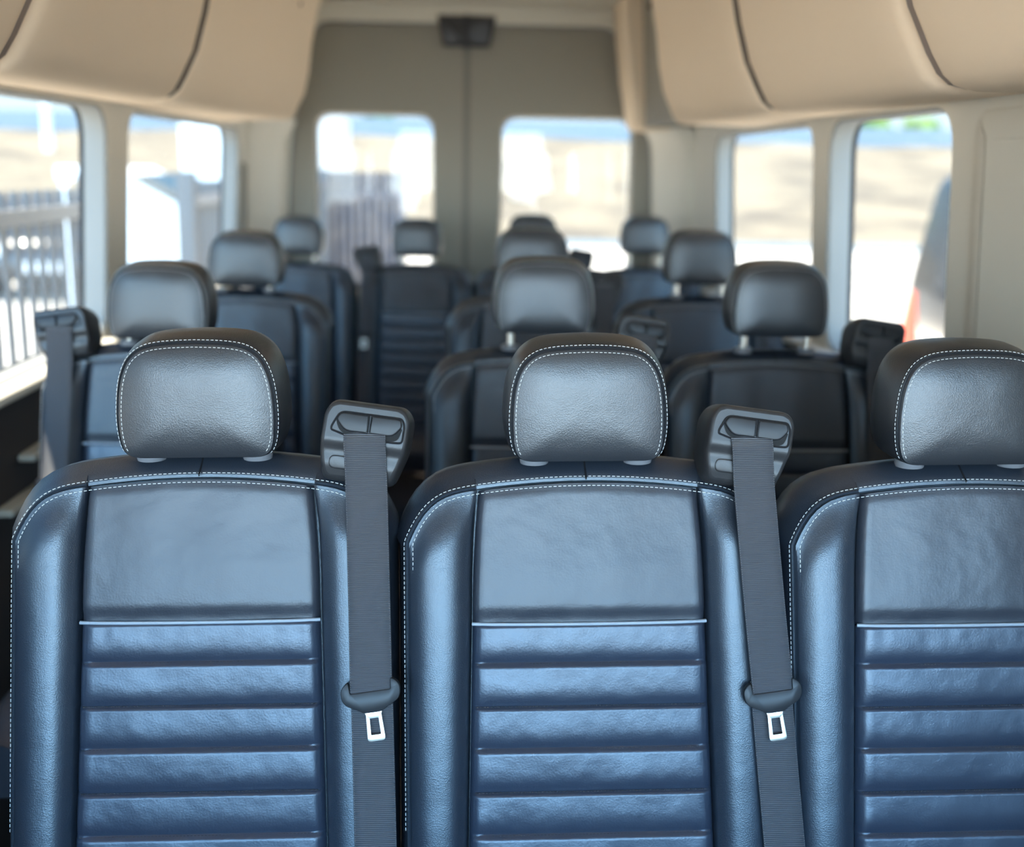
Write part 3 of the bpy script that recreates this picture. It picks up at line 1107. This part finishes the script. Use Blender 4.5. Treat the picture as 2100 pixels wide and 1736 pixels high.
# ------------------------------------------------------------------ outside
ZG = -0.70
m = MB()
m.box(-80, 80, -40, 31, ZG - 0.2, ZG)
struct(m.build('ground', M_concrete), 'pale concrete lot outside the windows', 'ground')
m = MB()
nx, ny = 90, 40
rows = []
for j in range(ny + 1):
    y = 30.5 + 36 * j / ny
    row = []
    for i in range(nx + 1):
        x = -80 + 160 * i / nx
        z = ZG - 0.03 + 3.85 * sstep(-0.25, 1.15, (y - 30.5) / 31.0) - 3.85 * sstep(-0.25, 1.15, 0)
        z = z * 1.06 + 0.22 * noise.noise(Vector((x * 0.16, y * 0.3, 0))) * sstep(31, 36, y)
        row.append((x, y, z))
    rows.append(row)
m.rings(rows, closed=False)
struct(m.build('hillside', M_grass, smooth=80), 'dry grass hillside beyond the concrete lot', 'hill')
m = MB()
m.box(-80, 80, 30.1, 30.6, ZG, ZG + 0.16)
struct(m.build('kerb', M_kerb), 'grey kerb where the concrete meets the dry hillside', 'kerb')
m = MB()
m.box(-75, 75, 61.5, 62.3, 2.2, 3.75)
struct(m.build('boundary_wall', M_bluegrey), 'pale blue grey wall along the top of the hillside', 'wall')


def tree(x, y, z, h, r, label, seed):
    t = empty('tree', (x, y, z))
    tag(t, label, 'tree', 'trees beyond the hill')
    m = MB()
    m.tube([(0, 0, -0.6), (0.03, 0, h * 0.3), (0, 0.05, h * 0.6)], [0.22, 0.16, 0.08], 8)
    m.build('trunk', M_bark, t)
    b = bmesh.new()
    rnd = random.Random(seed)
    for k in range(9):
        a = rnd.uniform(0, 6.28)
        d = rnd.uniform(0, 0.65) * r
        rr = r * rnd.uniform(0.35, 0.6)
        mt = Matrix.Translation((math.cos(a) * d, math.sin(a) * d, h * rnd.uniform(0.45, 0.85)))
        ret = bmesh.ops.create_icosphere(b, subdivisions=3, radius=rr, matrix=mt)
        for v in ret['verts']:
            v.co += v.normal * rr * 0.35 * noise.noise(v.co * 2.2 + Vector((seed, 0, 0)))
    me = bpy.data.meshes.new('crown')
    b.to_mesh(me)
    b.free()
    me.materials.append(M_leaf)
    o = bpy.data.objects.new('crown', me)
    COL.objects.link(o)
    o.parent = t


for i, (x, h, r, lb) in enumerate(((-30.5, 3.4, 2.0, 'bright green tree above the hill seen through the near left window'),
                                   (-9.8, 3.0, 1.5, 'green tree over the hilltop seen left in the left rear window'),
                                   (-5.2, 3.2, 1.6, 'green tree over the hilltop seen right in the left rear window'),
                                   (10.8, 3.0, 1.7, 'low green tree over the hilltop in the right rear window'),
                                   (22.8, 2.2, 1.5, 'green tree over the hilltop, left of three in the near right window'),
                                   (25.9, 2.0, 1.2, 'green tree over the hilltop, middle of three in the near right window'),
                                   (29.4, 2.3, 1.4, 'green tree over the hilltop, right of three in the near right window'))):
    tree(x, 65.5, 2.4, h, r, lb, i + 1)
# nearer tree behind the dark vehicle
tree(10.75, 21.5, ZG + 0.5, 3.9, 1.5, 'green leafy tree close behind the dark vehicle outside', 21)


def fence(name, x0, y0, x1, y1, pickets, z_top, z_rail, label, wpick, mpick, mrail, rail_h, solid=False):
    f = empty(name, (x0, y0, ZG))
    tag(f, label, 'fence')
    dx, dy = x1 - x0, y1 - y0
    L = math.hypot(dx, dy)
    ux, uy = dx / L, dy / L
    px, py = -uy, ux

    def bar(a0, a1, z0, z1, t, nm, mt):
        m = MB()
        c = [(ux * a + px * q, uy * a + py * q) for a, q in ((a0, -t), (a1, -t), (a1, t), (a0, t))]
        m.rings([[(x, y, z - ZG) for x, y in c] for z in (z0, z1)], True, True, True)
        m.build(nm, mt, f, smooth=0)
    for zr in z_rail:
        bar(0, L, zr, zr + rail_h, 0.03, 'rail', mrail)
    n = pickets
    for i in range(n):
        a = L * (i + 0.5) / n
        bar(a - wpick / 2, a + wpick / 2, ZG + 0.03, z_top, 0.012, 'picket', mpick)
    for a in (0.0, L):
        bar(a - 0.05, a + 0.05, ZG, z_top + 0.06, 0.05, 'post', mpick)


fence('iron_fence', -1.70, 2.7, -1.70, 5.2, 21, 1.225, [1.10, -0.45], 'iron picket fence close outside the near left window', 0.026, M_iron, M_ironrail, 0.06)
fence('iron_fence', -1.70, 6.9, -1.70, 13.2, 53, 1.225, [1.08, -0.45], 'iron picket fence run behind the cart, ending at the board fence', 0.026, M_iron, M_ironrail, 0.06)
fence('board_fence', -1.86, 13.3, -0.80, 13.3, 11, 1.26, [0.95, -0.3], 'grey board fence section behind the left rear door window', 0.125, M_wood, M_wood, 0.08)

# white box trailer and pale shelter at the left
t = empty('box_trailer', (-3.95, 20.0, ZG))
tag(t, 'white box trailer standing behind the fence at the left rear', 'trailer')
m = MB()
m.box(-1.05, 1.35, 0, 5.0, 0.75, 2.98)
bevel(m.build('body', M_white, t), 0.05)
for yy in (1.6, 3.0):
    for xx in (-0.9, 1.2):
        m = MB()
        m.cyl((xx, yy, 0.38), (1, 0, 0), 0.38, 0.24, 24)
        m.build('wheel', M_tyre, t)
m = MB()
m.box(-0.9, 1.2, 0.2, 4.8, 0.55, 0.78)
m.build('chassis', M_iron, t)

t = empty('canopy_tent', (-4.95, 14.0, ZG))
tag(t, 'white canopy with sloping roof outside the far left window', 'canopy')
m = MB()
m.rings([[(-0.05, y, 1.95), (0.45, y, 1.95), (0.75, y, 1.80), (0.70, y, 1.72), (0.40, y, 1.80), (-0.05, y, 1.80)] for y in (0, 2.4)], True, True, True)
m.build('canopy_roof', M_white, t, smooth=0)
for xx in (0.02, 0.62):
    for yy in (0.05, 2.15):
        m = MB()
        m.box(xx - 0.03, xx + 0.03, yy - 0.03, yy + 0.03, 0.0, 1.78)
        m.build('post', M_white, t)


# white utility cart standing in the gap of the fence
t = empty('utility_cart', (-2.6, 9.3, ZG))
tag(t, 'white cart with a sloping dark windscreen outside the far left window', 'cart')
m = MB()
m.rings([[(x, y, z) for x, z in ((-0.50, 0.35), (-0.50, 1.90), (-0.10, 1.89), (0.30, 1.68), (0.32, 1.45), (0.32, 0.35))] for y in (0.0, 1.5)], True, True, True)
bevel(m.build('body', M_white, t), 0.02)
m = MB()
m.rings([[(x, y, z) for x, z in ((-0.14, 1.915), (-0.02, 1.935), (0.35, 1.74), (0.31, 1.68))] for y in (-0.03, 1.45)], True, True, True)
m.build('windscreen', M_carglass, t, smooth=0)
for yy in (0.1, 1.4):
    for xx in (-0.35, 0.2):
        m = MB()
        m.cyl((xx, yy, 0.24), (0, 1, 0), 0.24, 0.16, 24)
        m.build('wheel', M_tyre, t)


def car(name, loc, rz, label, suv, paint):
    c = empty(name, loc, rz)
    tag(c, label, 'car')
    L, Wd = 4.5, 0.92
    # side outline, front at +x
    if suv:
        low = [(-2.27, 0.55), (-2.27, 0.80), (-2.22, 1.25), (-2.13, 2.00), (-1.85, 2.12), (0.25, 2.08), (0.95, 1.18), (2.05, 1.02), (2.25, 0.80), (2.28, 0.45), (2.1, 0.30), (-2.05, 0.32)]
        g = [(-2.02, 1.22), (-1.93, 1.90), (0.18, 1.90), (0.72, 1.20)]
    else:
        low = [(-2.2, 0.5), (-2.22, 0.95), (-1.5, 1.02), (-0.95, 1.42), (0.35, 1.45), (1.05, 1.0), (2.0, 0.88), (2.2, 0.65), (2.2, 0.35), (2.0, 0.26), (-2.0, 0.26)]
        g = [(-1.25, 1.03), (-0.88, 1.36), (0.30, 1.38), (0.85, 1.02)]
    lp = round_poly(low, 0.12, 4)
    m = MB()
    rings = []
    for y, o, k in ((-Wd, -0.10, 1), (-Wd * 0.97, -0.03, 1), (-Wd * 0.88, 0.0, 1), (0, 0.02, 1), (Wd * 0.88, 0.0, 1), (Wd * 0.97, -0.03, 1), (Wd, -0.10, 1)):
        rings.append([(x, y * (1 - 0.16 * max(0, z - 1.0) / 0.8), z) for x, z in inset(lp, o)])
    m.rings(rings, True, True, True)
    m.build('car_body', paint, c, smooth=40)
    for s in (-1, 1):
        m = MB()
        gp = round_poly(g, 0.06, 3)
        m.rings([[(x, s * (Wd + d) * (1 - 0.16 * max(0, z - 1.0) / 0.8), z) for x, z in gp] for d in (-0.02, 0.006)], True, True, True)
        m.build('side_window', M_carglass, c, smooth=0)
    for xx in (-1.35, 1.42):
        for s in (-1, 1):
            m = MB()
            m.cyl((xx, s * (Wd - 0.08), 0.34), (0, 1, 0), 0.34, 0.22, 28)
            w = m.build('wheel', M_tyre, c)
            m = MB()
            m.cyl((xx, s * (Wd + 0.035), 0.34), (0, 1, 0), 0.20, 0.02, 20)
            m.build('rim', M_chrome, w)
    m = MB()
    m.box(2.235 if not suv else 2.29, 2.26 if not suv else 2.31, -0.26, 0.26, 0.42, 0.56)
    m.build('licence_plate', M_white, c)
    for s in (-1, 1):
        m = MB()
        xx = 2.12
        m.box(xx, xx + 0.10, s * 0.68 - 0.16, s * 0.68 + 0.16, 0.66, 0.80)
        m.build('headlamp', M_white, c)


car('parked_car', (-6.6, 18.8, ZG), math.radians(-80), 'dark parked car behind the iron fence, white plate on its nose', False, M_car)
car('parked_suv', (7.19, 11.6, ZG), math.radians(8), 'dark tall vehicle at the edge of the near right window', True, M_car)

c = empty('traffic_cone', (4.42, 11.0, ZG))
tag(c, 'orange traffic cone beside the dark vehicle outside the right window', 'traffic cone')
m = MB()
m.rings([[(r * math.cos(a * math.pi / 12), r * math.sin(a * math.pi / 12), z) for a in range(24)] for r, z in ((0.14, 0.03), (0.11, 0.3), (0.035, 0.9), (0.02, 0.92))], True, True, True)
m.build('cone_body', M_orange, c)
m = MB()
m.box(-0.2, 0.2, -0.2, 0.2, 0, 0.035)
m.build('cone_base', M_orange, c)
m = MB()
m.tube([(0, 0, -1.2), (0, 0, 0.6), (0, 0, 1.85)], [0.2, 0.2, 0.17], 12)
o = m.build('white_post', M_white)
o.location = (-17.9, 49.5, 2.0)
tag(o, 'white post standing on the dry hillside seen through the near left window', 'post')
for i, (x, y) in enumerate(((-9.4, 24.0), (-10.1, 24.5))):
    b = empty('barrier', (x, y, ZG), 0.2)
    tag(b, 'yellow plastic barrier behind the iron fence, %s one' % ('nearer' if i == 0 else 'farther'), 'barrier', 'yellow barriers')
    m = MB()
    m.box(-0.25, 0.25, -0.12, 0.12, 0.08, 0.95)
    bevel(m.build('panel', M_yellow, b), 0.03)
    for s in (-1, 1):
        m = MB()
        m.box(s * 0.2 - 0.05, s * 0.2 + 0.05, -0.22, 0.22, 0, 0.09)
        m.build('foot', M_yellow, b)
